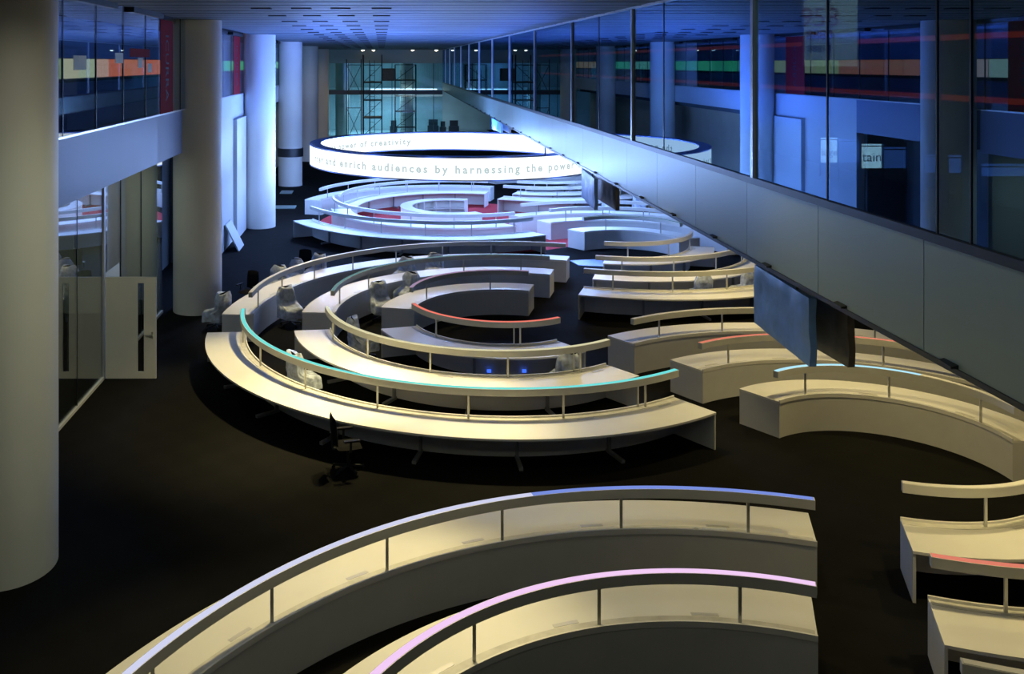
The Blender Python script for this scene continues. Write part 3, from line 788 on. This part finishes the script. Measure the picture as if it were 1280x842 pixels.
for a, b in ((.6, 3.6), (4.8, 7.4)):
    MB().tube((-3.1,80,a),(-1.8,80,b),.03,6).build('brace', M['scaff'], sb); MB().tube((-3.1,80,b),(-1.8,80,a),.03,6).build('brace', M['scaff'], sb)
for z in (.6, 3.6, 4.8, 7.4): MB().tube((-3.1,80,z),(-1.8,80,z),.035,6).build('ledger', M['scaff'], sb)
tag(MB().box(-.0, 1.2, 79.4, 80.6, 6.0, 7.1).build('hoarding_box', M['wood']), 'brown boxed panel high beside the scaffold tower', 'panel')
for i, (x, w, h) in enumerate(((.9, .8, 1.0), (5.0, 1.2, 1.1), (6.3, .7, .9), (7.3, 1.1, 1.0))):
    c_ = MB(); c_.box(x, x+w, 98, 98.6, .0, h*.72); c_.box(x+.1, x+w-.1, 98.1, 98.3, h*.72, h+.35)
    tag(c_.build('cabinet', M['darkmetal']), ['dark low cabinet seen far behind glass, by the scaffold', 'dark low cabinet far behind glass, widest one', 'narrow dark cabinet far behind glass', 'dark cabinet far behind glass, rightmost'][i], 'cabinet', 'cabinets beyond the end glass')
dl = glow('downlight_lens', (1, .82, .5), 20)
def downlight(x, yv, z, label, power):
    t = thing('downlight', label, 'light', (x, yv, z), 'downlights at the far end')
    MB().arc((x,yv), .17, .22, 0, 360, z-.10, z, 24).build('rim', M['steel'], t)
    MB().tube((x,yv,z-.02), (x,yv,z-.09), .17, 20, r2=.168).tube((x,yv,z-.09), (x,yv,z-.16), .168, 20, r2=.07).build('lens', dl, t)
    if power:
        L = bpy.data.lights.new('downlight_lamp', 'SPOT'); L.energy = power; L.color = (1,.8,.5); L.spot_size = R(110); L.spot_blend = .6; L.shadow_soft_size = .1
        o = bpy.data.objects.new('downlight_lamp', L); COL.objects.link(o); o.parent = t; o.location = (0,0,-.2)
downlight(-1.75, 84.5, HC, 'left of two bright warm downlights above the scaffold', 120)
downlight(-.75, 84.5, HC, 'right of two bright warm downlights above the scaffold', 120)
downlight(2.9, 84.5, HC, 'warm downlight over the far grey band, left', 60)
downlight(5.1, 84.5, HC, 'warm downlight over the far grey band, right', 60)

# ------------------------------------------------------------------ lights
def area(name, loc, size, energy, col, rot=(0,0,0), sy=None, spread=180):
    L = bpy.data.lights.new(name, 'AREA'); L.energy = energy; L.color = col; L.size = size
    if sy: L.shape = 'RECTANGLE'; L.size_y = sy
    L.spread = R(spread)
    o = bpy.data.objects.new(name, L); COL.objects.link(o); o.location = loc; o.rotation_euler = rot
    return o
def spot(name, loc, energy, col, angle, target=None, blend=.5, r=.25):
    L = bpy.data.lights.new(name, 'SPOT'); L.energy = energy; L.color = col; L.spot_size = R(angle); L.spot_blend = blend; L.shadow_soft_size = r
    o = bpy.data.objects.new(name, L); COL.objects.link(o); o.location = loc
    if target: o.rotation_euler = (Vector(target)-Vector(loc)).to_track_quat('-Z', 'Y').to_euler()
    return o
WARM = (1, .81, .37)
for p, q, e, an in (((.6,14.6),(-.9,10.4),2600,52), ((2.5,15.2),(2.6,12.4),620,60), ((4.6,14.0),(4.4,11.4),330,60), ((.4,20.0),(-2.2,19.6),4600,52),
                    ((1.4,19.2),(.2,17.6),3300,52), ((3.6,19.4),(4.0,18.0),1300,56), ((-3.7,29.2),(-2.0,26.4),2300,50), ((2.6,21.6),(2.4,20.6),550,60),
                    ((.3,32.5),(.3,29.4),1300,56), ((4.2,32.8),(3.9,29.6),500,56)):
    spot('ceiling_spot_lamp', (p[0], p[1], HC-.1), e, WARM, an, target=(q[0], q[1], .7), blend=.7)
for x, yv, e in ((8.2, 11.5, 170), (10.2, 14.0, 170), (8.4, 17.5, 170), (11.2, 19.0, 170), (8.2, 22.0, 150), (10.5, 25.0, 240), (9.0, 28.5, 270), (11.5, 30.5, 130)):
    spot('soffit_downlight_lamp', (x, yv, zb(yv)-.02), e*1.9, (1, .79, .34), 118, blend=.8, r=.15)
spot('door_fill_spot', (-2.6, 13.5, HC-.1), 950, (.95, 1, .80), 26, target=(-6.0, 21.8, 1.6), blend=.9)  # added spot that brightens the door leaf, no known source
spot('column_fill_spot', (-.5, 10.5, HC-.1), 420, (.93,1,.74), 60, target=(-5.6, 13.4, 2.5), blend=.9)  # added spot that lifts the nearest column, no fixture there
for k in range(8):
    an_ = R(22.5+45*k); xx, yy = RC[0]+6.54*cos(an_), RC[1]+6.54*sin(an_)
    spot('ring_blue_fill', (xx, yy, RZ1+.08), 1300, (.05, .16, 1.0), 165, target=(xx, yy, 9), blend=.5, r=.03)  # added blue spots washing the ceiling, no such fixtures seen on the ring
for k in range(16):
    an_ = R(11.25+22.5*k)
    for r_, e_ in ((RO+.05, 400), (RI-.05, 400)):
        L = bpy.data.lights.new('ring_screen_lamp', 'POINT'); L.energy = e_; L.color = RINGC; L.shadow_soft_size = 0
        o = bpy.data.objects.new('ring_screen_lamp', L); COL.objects.link(o); o.location = (RC[0]+r_*cos(an_), RC[1]+r_*sin(an_), 3.35)
for x in (-3.6, 0, 3.6):
    for yv in (3.5, 11.0):
        spot('ceiling_fill_spot', (x, yv, HC-.12), 75, (1, .98, .74), 165, blend=.6, r=.2)  # added soft fill for the near hall, no known ceiling lamps
area('office_lamp', (-8.3, 25, 4.85), 1.5, 170, (.9, .92, .8), sy=3)
area('warm_room_lamp', (-7.05, 60, 5.1), .7, 900, (1, .80, .46), sy=34)
area('reflection_board_fill', (7.6, 13.2, HC-.15), .5, 75, (.85, 1, .9), rot=(R(50), 0, 0))  # added lamp that makes the board show through the glass
spot('far_column_fill', (-2.5, 70, HC-.1), 900, (1, .86, .62), 50, target=(-5.6, 82.5, 2.5), blend=.8)  # added spot that brightens the last column
spot('far_column_fill', (-2.5, 57, HC-.1), 700, (.85, .85, .95), 50, target=(-5.6, 69.5, 2.5), blend=.8)  # added spot that brightens the fifth column
area('upper_room_fill', (-8.6, 45, HC-.1), 1.5, 130, (.16, .30, 1.0), sy=70)  # added blue fill behind the upper left glass, no lamp known there
area('far_room_lamp', (0, 96.5, 4.5), 8, 900, (.50, .82, 1.0), sy=6)
area('far_room_lamp', (0, 97, HC), 8, 330, (.42, .78, .95), sy=8)

w = bpy.data.worlds.new('World'); sc.world = w; w.use_nodes = True
w.node_tree.nodes['Background'].inputs[0].default_value = (.35, .45, .6, 1)
w.node_tree.nodes['Background'].inputs[1].default_value = .01

# ------------------------------------------------------------------ camera
cam = bpy.data.cameras.new('camera'); co = bpy.data.objects.new('camera', cam); COL.objects.link(co)
co.location = (0, 0, 7.55); co.rotation_euler = (R(90), 0, 0)
cam.sensor_width = 36; cam.sensor_fit = 'HORIZONTAL'; cam.lens = 36*1130/1280
cam.shift_x = (640-477)/1280; cam.shift_y = -(421-79)/1280; cam.clip_end = 300
sc.camera = co
sc.view_settings.view_transform = 'Standard'; sc.view_settings.look = 'None'
sc.view_settings.exposure = 0; sc.view_settings.gamma = 1; sc.view_settings.use_curve_mapping = False
